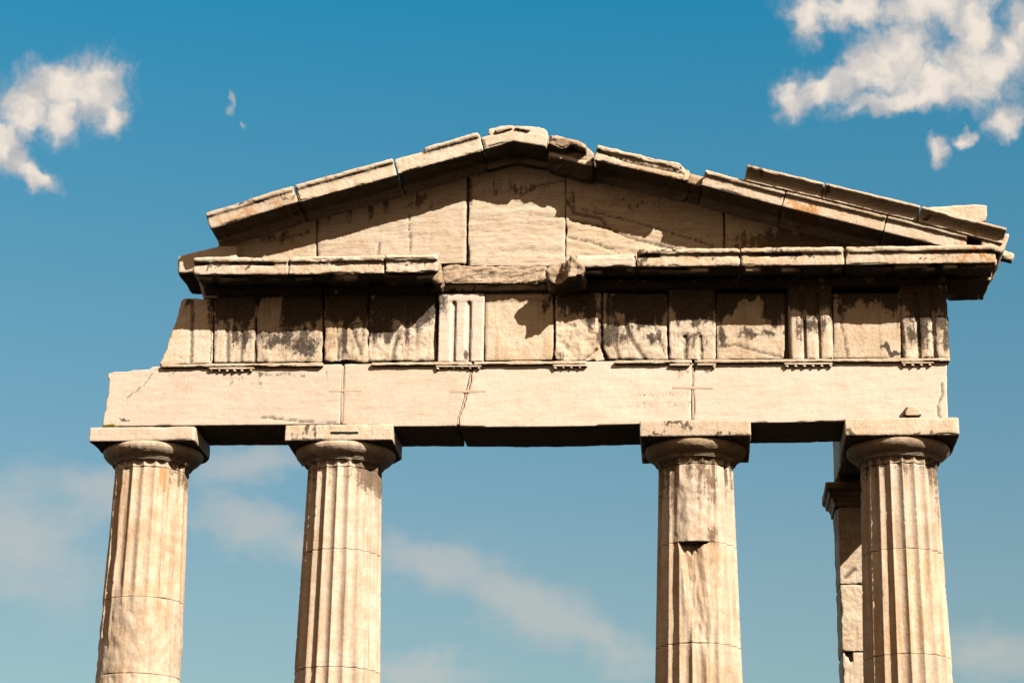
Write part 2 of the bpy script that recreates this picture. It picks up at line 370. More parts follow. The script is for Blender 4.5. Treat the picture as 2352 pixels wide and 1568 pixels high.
# ------------------------------------------------------------------ columns
NF = 20
def lathe_grid(name, zs, rfun, mat, parent, nth=320, stainf=None):
    """closed surface of revolution with r = rfun(theta array, z), axis at the parent's root"""
    th = np.linspace(0, 2 * math.pi, nth, endpoint=False)
    rows = []; RR = []; GG = []; BB = []
    for z in zs:
        r, s_, g, b = rfun(th, z)
        rows.append(np.stack([r * np.sin(th), -r * np.cos(th), np.full(nth, z)], 1)); RR.append(s_); GG.append(g); BB.append(b)
    co = np.concatenate(rows); nzr = len(zs)
    faces = []
    for i in range(nzr - 1):
        for j in range(nth):
            k = (j + 1) % nth
            faces.append((i * nth + j, i * nth + k, (i + 1) * nth + k, (i + 1) * nth + j))
    faces.append(tuple(range(nth))[::-1]); faces.append(tuple((nzr - 1) * nth + j for j in range(nth)))
    base = base_of(parent)
    ax, ay = base.x, base.y
    co = co - np.array([0, 0, base.z])
    me = bpy.data.meshes.new(name); me.from_pydata(co.tolist(), [], faces); me.update()
    me.polygons.foreach_set('use_smooth', np.ones(len(me.polygons), dtype=bool))
    paint(me, np.concatenate(RR), np.concatenate(GG), np.concatenate(BB))
    return link(name, me, mat, parent)

class Col:
    pass
def build_column(label, cx, px_l, px_r, y_bot, seed, joints, wear, stain_f, phase, ab_w, broken=None, top_y=None, mat_cap=M_old, holes=None, rustf=None, front=0.655):
    X = W(cx, 990, -0.06).x
    rt = root('column', label, 'column', (X, AX, STY), group='columns carrying the architrave')
    zab = W(cx, y_bot, -0.06).z                 # underside of the abacus
    zAn = zab - 0.175                           # foot of the echinus
    zNk = zab - 0.290                           # joint between capital and shaft
    rTop = 0.478
    def Rz(z): return rTop + 0.0245 * (zNk - z)
    def nn(x, y, z): return noise.noise((x + seed * 3.1, y - seed * 1.7, z))
    def shaft(th, z, wfun, zhi, zlo):
        R = Rz(z)
        u = (th * NF / (2 * math.pi) + phase) % 1.0
        v = 2 * u - 1
        d = 0.046 * (R / 0.5) * (1 - v * v)
        w = np.array([wfun(t, z) for t in th])
        X_ = R * np.sin(th); Y_ = -R * np.cos(th)
        n1 = np.array([noise.fractal((x * 3 + seed, y * 3, z * 2.2), 0.9, 2.0, 4) for x, y in zip(X_, Y_)])
        n2 = np.array([noise.noise((x * 14 + seed, y * 14, z * 9)) for x, y in zip(X_, Y_)])
        n3 = np.array([noise.noise((x * 40 + seed, y * 40, z * 30)) for x, y in zip(X_, Y_)])
        ar = np.abs(v) ** 7
        r = R - d * w - (1 - w) * (0.020 + 0.020 * n1 + 0.008 * n2) - ar * w * (0.003 + 0.020 * np.clip(n3 + 0.7 * n1 - 0.25, 0, 1)) + 0.0016 * n1 + 0.0018 * n3
        e = min(zhi - z, z - zlo)
        g = np.zeros(len(th))
        if e < 0.010:
            jn = np.clip(0.35 + 0.9 * n1, 0.1, 1)
            r = r - 0.008 * (1 - e / 0.010) * jn - 0.016 * np.clip(n2 + 0.2 * n1 - 0.25, 0, 1)
            g = 0.55 * (1 - e / 0.010) * jn
        elif e < 0.05:
            r = r - 0.016 * np.clip(n2 - 0.35, 0, 1)
        s_ = np.array([stain_f(t, z) for t in th]) if stain_f else np.zeros(len(th))
        if holes: r, g = holes(th, z, r, g)
        return r, s_, g, (np.array([rustf(t, z) for t in th]) if rustf else np.zeros(len(th)))
    # drums
    zj = [zNk] + [W(cx, y, 0.05).z for y in joints]
    while zj[-1] - 1.15 > STY + 0.6: zj.append(zj[-1] - 1.15)
    zj.append(STY)
    zvis = W(cx, 1590, 0).z
    for a, b in zip(zj[:-1], zj[1:]):
        a2, b2 = a - 0.002, b + 0.002
        if a > zvis: stp = 0.015
        else: stp = 0.08
        n = max(6, int((a2 - b2) / stp))
        zs = list(np.linspace(b2 + 0.02, a2 - 0.02, n))
        zs = [b2, b2 + 0.004, b2 + 0.011] + zs + [a2 - 0.011, a2 - 0.004, a2]
        lathe_grid('drum', zs, lambda th, z, a=a2, b=b2: shaft(th, z, wear, a, b), M_col, rt, 360 if a > zvis else 160)
    # capital: fluted neck, rings, echinus
    prof = [(zNk + 0.002, rTop), (zNk + 0.05, rTop - 0.004), (zAn - 0.03, rTop - 0.004), (zAn - 0.025, 0.497), (zAn, 0.500), (zAn + 0.02, 0.535), (zAn + 0.05, 0.580), (zAn + 0.08, 0.611),
            (zAn + 0.11, 0.630), (zAn + 0.14, 0.637), (zAn + 0.165, 0.630), (zab + 0.003, 0.615)]
    pz = np.array([p[0] for p in prof]); pr = np.array([p[1] for p in prof])
    def cap(th, z):
        r0 = np.interp(z, pz, pr)
        u = (th * NF / (2 * math.pi) + phase) % 1.0; v = 2 * u - 1
        top = zAn - 0.035
        k = np.clip((top - z) / 0.03, 0, 1) ** 0.5 if z < top else 0.0
        X_ = r0 * np.sin(th); Y_ = -r0 * np.cos(th)
        n1 = np.array([noise.fractal((x * 4 + seed, y * 4, z * 4 + 3), 0.9, 2.0, 4) for x, y in zip(X_, Y_)])
        n2 = np.array([noise.noise((x * 16 + seed, y * 16, z * 16)) for x, y in zip(X_, Y_)])
        r = r0 - 0.034 * (1 - v * v) * k + 0.005 * n1 + 0.003 * n2 - 0.02 * np.clip(n1 - 0.25, 0, 1)
        g = np.full(len(th), 0.5 if z < zNk + 0.008 else 0.0)
        s_ = np.array([stain_f(t, z) for t in th]) if (stain_f and z < zAn - 0.04) else np.zeros(len(th))
        return r, s_ , g, np.zeros(len(th))
    zs = list(np.concatenate([np.linspace(zNk + 0.002, zAn - 0.035, 12), np.linspace(zAn - 0.033, zab + 0.003, 26)]))
    cp = lathe_grid('capital', zs, cap, mat_cap, rt, 360)
    # three rings under the echinus
    def ring(th, z):
        t = (z - (zAn - 0.032)) / 0.044
        k = 0.5 - 0.5 * math.cos(t * 3 * 2 * math.pi)
        n1 = np.array([noise.noise((math.sin(a) * 3 + seed, math.cos(a) * 3, 2.0)) for a in th])
        r = 0.486 + 0.026 * t + 0.017 * k - 0.03 * np.clip(n1 * 2.0 - 0.45, 0, 1)
        return r, np.zeros(len(th)), np.zeros(len(th)), np.zeros(len(th))
    lathe_grid('annulet', list(np.linspace(zAn - 0.032, zAn + 0.012, 19)), ring, M_col, cp, 240)
    # abacus
    hw = ab_w / 2 + 0.022
    s = Solid()
    x0, x1, y0, y1 = X - hw, X + hw, AX - front, AX + 0.64
    if broken: poly = broken(x0, x1, y0, y1)
    else: poly = [(x0, y0), (x1, y0), (x1, y1), (x0, y1)]
    s.column_xy(poly, zab, zS - 0.004)
    rt['ax'] = X
    return rt, cp, s, zab
def mk_ab(res, mat, stain=None, cracks=(), chip=0.03):
    rt, cp, s, zab = res
    del rt['ax']
    return s.make('abacus', mat, cp, voxel=0.014, rough=0.004, chip=chip, stain=stain, cracks=cracks)

def smooth(a, b, x):
    t = min(1, max(0, (x - a) / (b - a))); return t * t * (3 - 2 * t)
def zpx(y, x=1176): return W(x, y, 0.05).z
def wrap(t): return (t + math.pi) % (2 * math.pi) - math.pi
def spx(x0, col_x, r=0.5):
    """angle on a shaft for a survey x offset from the shaft centre"""
    return math.asin(max(-1, min(1, (x0 - col_x) * PX / r)))

# first column: fluting worn smooth low down, one flute on the left running further down
zA, zB = zpx(1395, 330), zpx(1300, 330)
zL = zpx(1476, 330)
def wear1(t, z):
    t = wrap(t)
    k = smooth(zA - 0.12, zB, z + 0.14 * noise.noise((t * 3, z * 1.3, 1.0)))
    k = max(k * (0.62 + 0.35 * noise.noise((t * 4, z * 0.8, 5.0)) + (0.2 if t < 0 else 0.0)), 0)
    k = max(k, 0.0)
    if -0.935 < t < -0.60: k = max(k, 1.7 * smooth(zL - 0.02, zL + 0.14, z))
    return min(1.7, k)
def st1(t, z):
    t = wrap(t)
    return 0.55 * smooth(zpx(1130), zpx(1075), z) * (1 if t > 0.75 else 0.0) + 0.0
c1 = build_column('leftmost column, its lower fluting worn smooth under a bare square abacus', 328, 265, 440, 1011.5, 1.3, (1368, 1545), wear1, st1, 0.92, 1.285, front=0.600, rustf=lambda t, z: 0.9 * smooth(0.14, 0.06, abs(wrap(t) - 0.55)) * smooth(zpx(1125), zpx(1085), z) + (0.35 if abs(wrap(t) - 0.75) < 0.2 else 0),
    broken=lambda x0, x1, y0, y1: [(x0 - 0.025, y0), (x1, y0), (x1 + 0.005, y1 - 0.35), (x1 - 0.1, y1 - 0.12), (x1 - 0.25, y1), (x0 + 0.1, y1), (x0, y1 - 0.1)], mat_cap=M_col)
mk_ab(c1, M_pale)
def wear2(t, z):
    t = wrap(t)
    k = 0.95
    k -= 0.55 * smooth(0.15, 0.45, t) * smooth(1.5, 1.0, t) * smooth(zpx(1300), zpx(1120), z + 0.3 * noise.noise((t * 2, z, 3)))
    k -= 0.9 * smooth(zpx(1530), zpx(1545), z) * smooth(-0.5, -0.9, t)
    return max(0.05, k)
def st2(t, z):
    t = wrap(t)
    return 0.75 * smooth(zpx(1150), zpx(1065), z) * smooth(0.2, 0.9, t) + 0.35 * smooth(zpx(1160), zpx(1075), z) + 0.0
c2 = build_column('second column from the left, fluted, with a dark slot in its abacus', 778, 703, 884, 1011, 2.7, (1258, 1530), wear2, st2, 0.1, 1.315, front=0.612, mat_cap=M_col,
    broken=lambda x0, x1, y0, y1: [(x0, y0), (x1, y0), (x1, y1 - 0.5), (x1 + 0.0, y1 - 0.3), (x1 - 0.12, y1 - 0.1), (x1 - 0.3, y1), (x0, y1)])
mk_ab(c2, M_corn, stain=ell([(710, 990, 55, 9, 0.5), (690, 1003, 40, 6, 0.4)], -0.06))
s = Solid(); s.face([(759, 990.5), (823, 990.5), (823, 996), (759, 996)], AX - 0.612 - 0.006, 0.0)
s.make('slot', M_iron, c2[1], voxel=0.006, rough=0.0, chip=0.0, label='black slot let into the front of the abacus')
zC = zpx(1241, 1600)
def wear3(t, z):
    t = wrap(t)
    if z > zC:
        a = smooth(-0.75, -0.4, t) * smooth(0.85, 0.5, t)
        return max(0.0, 0.9 - a * (0.35 + 0.65 * smooth(zpx(1085), zpx(1130), z)) - 0.25 * abs(noise.noise((t * 3, z * 2, 1))))
    a = smooth(-0.55, -0.3, t) * smooth(0.95, 0.55, t) * smooth(zpx(1500, 1600), zpx(1400, 1600), z + 0.5 * noise.noise((t * 2.5, 1.0, 4)))
    return max(0.0, 0.98 - 0.95 * a)
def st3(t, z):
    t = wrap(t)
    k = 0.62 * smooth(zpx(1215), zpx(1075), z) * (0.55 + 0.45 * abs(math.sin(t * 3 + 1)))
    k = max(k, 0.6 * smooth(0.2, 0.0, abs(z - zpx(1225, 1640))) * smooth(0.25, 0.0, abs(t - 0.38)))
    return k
def holes3(th, z, r, g):
    # bite out of the drum just under the joint, and a rough spall running down from it
    dz = zC - z
    if 0 < dz < 0.16:
        for i, t in enumerate(th):
            t = wrap(t); q = (t + 0.50) / 0.86
            if 0 < q < 1:
                hh = 0.150 * (1 - smooth(0.40, 1.05, q)) * min(1, q * 9) * (0.85 + 0.5 * noise.noise((t * 9, 3.0, 1.0)))
                if dz < hh: r[i] -= 0.13 + 0.04 * noise.noise((t * 12, z * 12, 2.0))
    if 0 < dz < 1.45:
        for i, t in enumerate(th):
            t = wrap(t)
            c = -0.18 + 0.22 * min(1, dz / 0.9)
            w = 1 - abs(t - c) / (0.28 + 0.08 * noise.noise((dz * 3, 2.0, 1.0)))
            if w > 0: r[i] -= 0.055 * min(1, w * 2.2) * smooth(1.45, 0.9, dz) * (0.75 + 0.45 * noise.noise((t * 3, dz * 3, 8.0)) + 0.14 * noise.noise((t * 13, dz * 9, 8.0)))
    return r, g
c3 = build_column('third column from the left, bitten out just below a drum joint', 1597, 1505, 1692, 1003.5, 4.1, (1241, 1475), wear3, st3, 0.42, 1.325, holes=holes3)
mk_ab(c3, M_corn, stain=ell([(1560, 982, 45, 8, 0.55), (1655, 998, 50, 6, 0.5), (1500, 1000, 40, 5, 0.5)], -0.06))
def wear4(t, z): 
    return 1.0 - 0.25 * smooth(0.6, 1.2, wrap(t))
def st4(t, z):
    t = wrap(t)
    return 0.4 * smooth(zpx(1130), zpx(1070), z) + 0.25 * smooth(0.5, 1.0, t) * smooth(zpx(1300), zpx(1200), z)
c4 = build_column('rightmost column, evenly fluted, in front of the far pillar', 2072, 1975, 2161, 1001.5, 5.9, (1257, 1500), wear4, st4, 0.0, 1.345,
    broken=lambda x0, x1, y0, y1: [(x0, y0), (x1 - 0.05, y0), (x1 - 0.01, y0 + 0.015), (x1, y0 + 0.06), (x1, y1 - 0.35), (x1 - 0.05, y1 - 0.15), (x1 - 0.2, y1), (x0, y1)])
mk_ab(c4, M_corn, stain=ell([(2080, 999, 110, 4, 0.5), (1955, 992, 14, 10, 0.5)], -0.06))

# ------------------------------------------------------------------ architrave
ar = root('architrave', 'long pale marble beam with joints, resting on all four columns', 'architrave', (0, 0, zS))
LB = [(235, 979), (233.5, 974), (236, 960), (241, 935), (246, 910), (250, 893), (251, 873), (245.5, 866), (246, 856), (262, 853), (285, 853), (300, 850), (343, 846), (352, 840)]
DEPTH = 0.95
arch_st = ell([(400, 858, 60, 6, 0.35), (640, 862, 120, 9, 0.4), (560, 880, 80, 8, 0.25), (1590, 850, 60, 12, 0.42), (285, 968, 16, 5, 0.8), (640, 862, 90, 7, 0.45)])
s = Solid(); s.face(LB + [(480, 838), (782, 834.5), (786.5, 834.5), (784, 900), (782, 975.5)], 0.0, DEPTH)
FL = ell([(1480, 905, 110, 45, 0.24), (1640, 930, 50, 40, 0.26), (600, 925, 60, 12, 0.24), (490, 880, 70, 18, 0.22), (1560, 955, 60, 12, 0.28), (1850, 945, 140, 14, 0.24), (760, 920, 40, 50, 0.24), (1950, 900, 150, 12, 0.2)])
A1 = s.make('beam_block', M_pale, ar, rough=0.0028, chip=0.022, flake=FL, stain=arch_st, cracks=[([(600, 958), (690, 968), (770, 972)], 0, 0.008), ([(350, 856), (330, 885), (290, 915)], 0, 0.006)])
s = Solid(); s.face([(788.5, 834.5), (1079, 831.5), (1081, 848), (1076, 880), (1068, 905), (1060, 935), (1050, 962), (1050, 979.8), (905, 979.5), (785, 976), (786, 900)], 0.0, DEPTH)
s.make('beam_block', M_pale, ar, rough=0.0028, chip=0.022, flake=FL, stain=arch_st)
s = Solid(); s.face([(1083, 831.5), (1590, 826.5), (1588.5, 972), (1470, 974.5), (1292, 980), (1200, 981), (1100, 980), (1054, 979.8), (1053, 962), (1064, 935), (1072, 905), (1080, 880), (1085, 848)], 0.0, DEPTH)
s.make('beam_block', M_pale, ar, rough=0.0028, chip=0.022, flake=FL, stain=arch_st)
s = Solid(); s.face([(1593, 826.5), (2176, 822), (2175.5, 880), (2178.5, 966), (1942, 968), (1724, 971), (1591.5, 972)], 0.0, DEPTH)
s.make('beam_block', M_pale, ar, rough=0.0028, chip=0.035, flake=FL, stain=arch_st, cracks=[([(2162, 880), (2165, 905), (2156, 925), (2154, 948), (2160, 964)], 0, 0.012)])
def strip(name, par, x0, x1, yt0, yt1, yb0, yb1, Y0, Y1, mat, **kw):
    s = Solid(); s.face([(x0, yt0), (x1, yt1), (x1, yb1), (x0, yb0)], Y0, Y1)
    return s.make(name, mat, par, **kw)
def ty(x): return 836.0 - 14.4 * (x - 370) / 1813.0          # top line of the taenia
for x0, x1 in ((369, 742), (853, 1084), (1088, 1346), (1412, 1589.5), (1597.5, 2183)):
    o = strip('taenia', ar, x0, x1, ty(x0) - 1, ty(x1) - 1, ty(x0) + 7.5, ty(x1) + 7.5, -0.055, 0.06, M_corn, voxel=0.011, rough=0.006, chip=0.035, stain=ell([(640, 842, 90, 4, 0.6), (1520, 834, 60, 5, 0.5)], -0.05))
def regula(x0, x1, guttae, dy=0.0, mat=M_corn):
    rg = strip('regula', ar, x0, x1, ty(x0) + 8, ty(x1) + 8, ty(x0) + 13 + dy, ty(x1) + 13 + dy, -0.05, 0.04, mat, voxel=0.008, rough=0.003, chip=0.02)
    for gx, rd in guttae:
        c = W(gx, ty(gx) + 13 + dy, -0.022)
        s = Solid(); n = 12; r = 0.021 * rd
        s.prism([Vector((c.x + r * 0.8 * math.cos(a), -0.026 + r * 0.8 * math.sin(a), c.z + 0.008)) for a in np.linspace(0, 2 * math.pi, n, endpoint=False)],
                [Vector((c.x + r * 1.15 * math.cos(a), -0.026 + r * 1.15 * math.sin(a), c.z - 0.034 * rd)) for a in np.linspace(0, 2 * math.pi, n, endpoint=False)])
        s.make('gutta', mat, rg, voxel=0.006, rough=0.002, chip=0.01)
def gl(x0, x1, n, skip=()): return [(x0 + (x1 - x0) * (i + 0.5) / n, 1.0) for i in range(n) if i not in skip]
regula(479, 584, [(486, .7), (504, .85), (522, 1), (539, 1), (556, 1), (577, 1)])
regula(1000, 1106, [(1005, 1), (1025, .6), (1042, .7), (1062, .7), (1080, .8), (1100, .9)], -1)
regula(1269, 1349, [(1275, 1), (1294, .8), (1312, .9), (1332, .8)])
regula(1536, 1585, [])
regula(1601, 1645, [(1640, 1)])
regula(1801, 1913, gl(1797, 1917, 6))
regula(2070, 2147, gl(2066, 2145, 4))
for x0, x1, y0, y1 in ((1033, 1117, 895.5, 903), (755, 833, 895, 900.5), (1544, 1638, 887, 894)):
    strip('clamp_filling', ar, x0, x1, y0, y0 - 0.5, y1, y1 - 0.5, -0.0015, 0.05, M_mortar, voxel=0.01, rough=0.001, chip=0.0, label='tan mortar strip filling a clamp slot across a joint')
strip('joint_filling', ar, 1587, 1595, 834, 834, 970, 970, 0.002, 0.3, M_mortar, voxel=0.02, rough=0.0, chip=0.0)
# joints filled with mortar, set back a little
strip('joint_filling', ar, 780, 790, 838, 838, 973, 973, 0.002, 0.3, M_mortar, voxel=0.02, rough=0.0, chip=0.0)
s = Solid(); s.face([(1079, 842), (1086, 842), (1081, 880), (1073, 905), (1065, 935), (1055, 960), (1056, 975), (1046, 975), (1049, 960), (1059, 935), (1067, 905), (1075, 880)], 0.003, 0.3)
s.make('joint_filling', M_mortar, ar, voxel=0.02, rough=0.0, chip=0.0)
s = Solid(); s.face([(2076, 951), (2078, 937), (2086, 931.5), (2104, 931.5), (2113, 940), (2117, 950), (2110, 954), (2080, 954)], -0.07, 0.05)
s.make('boss', M_corn, ar, voxel=0.014, rough=0.008, chip=0.03, label='stone lifting boss left standing on the beam face', stain=ell([(2082, 945, 9, 10, 0.6)], -0.05))
s = Solid(); s.face([(236, 975), (262, 972), (266, 979), (234, 980)], -0.012, 0.2)
s.make('moss', M_moss, ar, voxel=0.012, rough=0.01, chip=0.01)
# carved lettering, what is still readable of it
def lettering(txt, x0, x1, ytop, ybot):
    cu_ = bpy.data.curves.new('inscription', 'FONT'); cu_.body = txt; cu_.size = 1.0; cu_.extrude = 0.0; cu_.space_character = 1.15
    t_o = bpy.data.objects.new('inscription', cu_); col.objects.link(t_o)
    bpy.context.view_layer.update(); dg = bpy.context.evaluated_depsgraph_get()
    m_ = bpy.data.meshes.new_from_object(t_o.evaluated_get(dg), depsgraph=dg)
    bpy.data.objects.remove(t_o); bpy.data.curves.remove(cu_)
    xs = [v.co.x for v in m_.vertices]; ys = [v.co.y for v in m_.vertices]
    print('lettering', txt, len(xs))
    a = W(x0, ybot, 0); b = W(x1, ytop, 0); bs = base_of(ar)
    for v in m_.vertices:
        fx = (v.co.x - min(xs)) / (max(xs) - min(xs)); fz = (v.co.y - min(ys)) / (max(ys) - min(ys))
        v.co = Vector((a.x + fx * (b.x - a.x), -0.0015, a.z + fz * (b.z - a.z))) - bs
    b2 = bmesh.new(); b2.from_mesh(m_)
    ex = bmesh.ops.extrude_face_region(b2, geom=list(b2.faces))
    for v in [g for g in ex['geom'] if isinstance(g, bmesh.types.BMVert)]: v.co.y += 0.02
    bmesh.ops.recalc_face_normals(b2, faces=list(b2.faces))
    b2.to_mesh(m_); b2.free()
    link('inscription', m_, M_letter, ar, label='faint line of Greek capitals reading ' + txt)
lettering('\u0391\u03a1\u0391\u0398\u03a9\u039d\u0399\u039f\u03a5', 1462, 1586, 897, 910)
lettering('\u0395\u03a3\u0392\u0395\u03a5\u03a3\u0391\u039d\u03a4', 1463, 1587, 921, 935)

# ------------------------------------------------------------------ frieze
fr = root('frieze', 'row of weathered triglyphs and stained metopes between architrave and cornice', 'frieze', (0, 0, zT))
def fy(x, top): return top if top is not None else 672
FB = 0.92
crust_shade_raw = ell([(545, 695, 70, 52, 1.25), (690, 690, 66, 62, 1.25), (560, 770, 70, 34, 0.62), (640, 775, 60, 30, 0.58), (700, 780, 50, 30, 0.62), (800, 695, 66, 58, 1.25), (930, 695, 88, 56, 1.25), (790, 780, 24, 44, 0.62), (900, 765, 60, 30, 0.5), (870, 740, 40, 40, 0.7), (980, 720, 22, 26, 0.5),
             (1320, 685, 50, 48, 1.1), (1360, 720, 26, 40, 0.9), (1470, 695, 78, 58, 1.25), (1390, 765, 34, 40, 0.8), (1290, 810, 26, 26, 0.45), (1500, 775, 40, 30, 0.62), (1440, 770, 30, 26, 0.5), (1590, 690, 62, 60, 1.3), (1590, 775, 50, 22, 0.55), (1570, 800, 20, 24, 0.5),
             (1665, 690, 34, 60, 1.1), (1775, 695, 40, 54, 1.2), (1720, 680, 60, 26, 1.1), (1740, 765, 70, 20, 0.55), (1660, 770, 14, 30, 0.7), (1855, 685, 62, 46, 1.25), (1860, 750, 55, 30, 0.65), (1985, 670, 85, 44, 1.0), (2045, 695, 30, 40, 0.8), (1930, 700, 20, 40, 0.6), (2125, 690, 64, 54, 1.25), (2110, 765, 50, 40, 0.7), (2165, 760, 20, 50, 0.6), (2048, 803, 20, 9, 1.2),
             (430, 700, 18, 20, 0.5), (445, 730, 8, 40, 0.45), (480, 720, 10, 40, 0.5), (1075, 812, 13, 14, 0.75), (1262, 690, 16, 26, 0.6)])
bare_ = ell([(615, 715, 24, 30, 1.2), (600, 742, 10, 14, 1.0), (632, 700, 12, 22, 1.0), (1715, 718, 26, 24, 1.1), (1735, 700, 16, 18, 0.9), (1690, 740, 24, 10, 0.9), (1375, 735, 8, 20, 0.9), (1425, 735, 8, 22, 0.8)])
def crust_shade(P, N): c_ = crust_shade_raw(P, N); return np.clip(c_ + 0.7 * np.clip(c_ - 0.7, 0, 1) - 1.5 * bare_(P, N), 0, 1.8)  # black encrustation, plus shade painted into the band beneath the cornice
def fblock(name, pts, Yf, mat=M_frieze, rough=0.010, chip=0.05, **kw):
    mx = sum(p[0] for p in pts) / len(pts)
    if name != 'corner_block': pts = [(x + (0.9 if x > mx else -0.9), y) for x, y in pts]
    s = Solid(); s.face(pts, Yf, FB); return s.make(name, mat, fr, rough=rough, chip=chip * 0.5, stain=crust_shade, **kw)
def triglyph(x0, x1, ytop, Yf, rough=0.006, chip=0.04, worn=0.0, grooves=True, gtop=None, band=True, mat=M_frieze, cracks=(), edge=True):
    """three shanks with two full and two half V-grooves under a flat head band"""
    a, b = W(x0, 750, Yf).x, W(x1, 750, Yf).x
    z0 = W((x0 + x1) / 2, ty((x0 + x1) / 2), Yf).z; z1 = zF + 0.02 if ytop is None else W((x0 + x1) / 2, ytop, Yf).z
    w = b - a; d = (0.065 if edge else 0.05) * (1 - worn); hd = 0.04 * (1 - worn) if edge else 0.0
    u = lambda t: a + t * w
    poly = [(u(0), Yf + hd), (u(0.075 if edge else 0.0), Yf), (u(0.265), Yf), (u(0.335), Yf + d), (u(0.405), Yf), (u(0.595), Yf), (u(0.665), Yf + d), (u(0.735), Yf), (u(0.925 if edge else 1.0), Yf), (u(1), Yf + hd), (u(1), FB), (u(0), FB)]
    if not edge: poly = poly[1:-3] + poly[-2:]
    s = Solid()
    hb = 0.115
    zg = (z1 - hb) if gtop is None else W(x0, gtop, Yf).z
    s.column_xy(poly, z0, zg + 0.005)
    s.box(a - 0.004, b + 0.004, Yf - 0.008, FB, zg, z1)
    return s.make('triglyph', mat, fr, voxel=0.015, rough=rough, chip=chip, stain=crust_shade, cracks=cracks)
# leaning broken end block
fblock('corner_block', [(363, 837), (372, 822), (380, 805), (385, 785), (396, 755), (404, 735), (410, 712), (415, 692), (422, 684.5), (450, 684), (461, 686), (489, 686), (488, 745), (486.5, 834)], 0.0, mat=M_frieze, rough=0.006, chip=0.03,
       cracks=[([(443, 690), (441, 745), (438, 834)], 0, 0.02), ([(486, 690), (484, 830)], 0, 0.01)])
fblock('triglyph', [(493, 672), (588, 672), (588, 832), (491, 833)], 0.01, rough=0.012, cracks=[([(523, 740), (522, 830)], 0, 0.022), ([(556, 745), (554, 832)], 0, 0.022), ([(588, 730), (587, 832)], 0, 0.015)], aniso=((1.6, 0, 0), (0, 1, 0), (0, 0, 0.35)))
fblock('metope', [(590, 672), (741, 672), (740, 800), (738, 832), (589.5, 832)], 0.03, rough=0.022, chip=0.06, aniso=((1.3, 0, -0.5), (0, 1, 0), (0.2, 0, 0.45)), cracks=[([(738, 775), (722, 800), (700, 830)], 0, 0.01)])
fblock('triglyph', [(745.5, 672), (843, 672), (844, 829), (836, 831), (800, 828), (760, 832), (746, 826)], -0.005, rough=0.028, chip=0.06, aniso=((1.4, 0, -0.7), (0, 1, 0), (0.3, 0, 0.5)), freq=3.5, cracks=[([(806, 745), (818, 780), (830, 815)], 0, 0.02), ([(776, 750), (777, 828)], 0, 0.012)])
fblock('metope', [(846, 672), (1001, 672), (1001, 829), (845, 829)], 0.04, rough=0.018, chip=0.03, cracks=[([(912, 770), (903, 800), (902, 828)], 0, 0.03)])
triglyph(1006, 1111, 673, -0.03, rough=0.003, chip=0.03, mat=M_pale, gtop=692, edge=False)
s = Solid(); s.face([(1113, 673), (1271.5, 671), (1271.5, 826), (1112.5, 828)], 0.035, FB); s.face([(1113, 678), (1271.5, 676), (1271.5, 687), (1113, 689)], 0.018, 0.2)
s.make('metope', M_frieze, fr, rough=0.006, chip=0.02, stain=crust_shade)
fblock('triglyph', [(1276, 672), (1380, 672), (1381, 795), (1392, 826), (1370, 830), (1275, 827)], 0.0, rough=0.026, chip=0.06, mat=M_frieze, cracks=[([(1379, 735), (1381, 790), (1394, 824)], 0, 0.03), ([(1340, 828), (1372, 800)], 0, 0.012)])
fblock('metope', [(1384, 672), (1532.5, 672), (1532.5, 826), (1398, 826), (1384, 796)], 0.02, rough=0.014, cracks=[([(1410, 720), (1419, 745), (1412, 775), (1422, 826)], 0, 0.022), ([(1435, 735), (1448, 775), (1465, 800), (1482, 826)], 0, 0.026), ([(1500, 740), (1515, 780), (1530, 815)], 0, 0.012)])
triglyph(1536.5, 1643, None, -0.005, rough=0.010, chip=0.06, worn=0.25, gtop=770, edge=False)
fblock('metope', [(1646, 672), (1803, 672), (1801, 824), (1646, 825)], 0.035, rough=0.008, chip=0.02, cracks=[([(1650, 795), (1690, 790), (1740, 805), (1800, 818)], 0, 0.014)])
triglyph(1811.5, 1913, None, -0.05, rough=0.004, chip=0.04)
fblock('metope', [(1914, 672), (2068.5, 672), (2068.5, 823), (1914, 824)], 0.03, rough=0.005, chip=0.02, cracks=[([(1930, 735), (1938, 760), (1948, 822)], 0, 0.01)])
triglyph(2071, 2179, None, -0.02, rough=0.012, chip=0.06)
s = Solid(); s.box(W(495, 750, 0).x, W(2172, 750, 0).x, 0.16, 0.85, zT + 0.02, zF - 0.02)
s.make('backing_core', M_old, fr, voxel=0.04, rough=0.0, chip=0.0)
# bed moulding over the frieze
bed = root('bed_moulding', 'thin moulded course under the overhang, bare and sunlit in the middle gap', 'moulding', (0, 0, zF))
BEDP = [(-0.045, 0.0), (-0.075, 0.018), (-0.075, 0.036), (-0.10, 0.045), (-0.10, 0.075), (-0.13, 0.09), (-0.13, 0.105), (0.5, 0.105), (0.5, 0.0)]
bed_shade = ell([(x, 666, 70, 30, 1.5) for x in (520, 620, 720, 820, 920, 1340, 1440, 1540, 1640, 1740, 1840, 1940, 2040, 2140)])  # dark shade of the overhang painted along the moulding
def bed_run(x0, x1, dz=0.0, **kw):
    kw.setdefault('stain', bed_shade)
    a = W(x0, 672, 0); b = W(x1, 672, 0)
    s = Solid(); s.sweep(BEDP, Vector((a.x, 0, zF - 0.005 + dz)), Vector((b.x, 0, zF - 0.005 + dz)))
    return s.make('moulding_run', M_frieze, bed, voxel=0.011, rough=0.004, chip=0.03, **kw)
bed_run(470, 742); bed_run(745, 1010); bed_run(1012, 1257, stain=ell([(1040, 668, 24, 6, 0.8), (1100, 668, 20, 5, 0.6)], -0.05)); bed_run(1259, 1700); bed_run(1702, 2176)
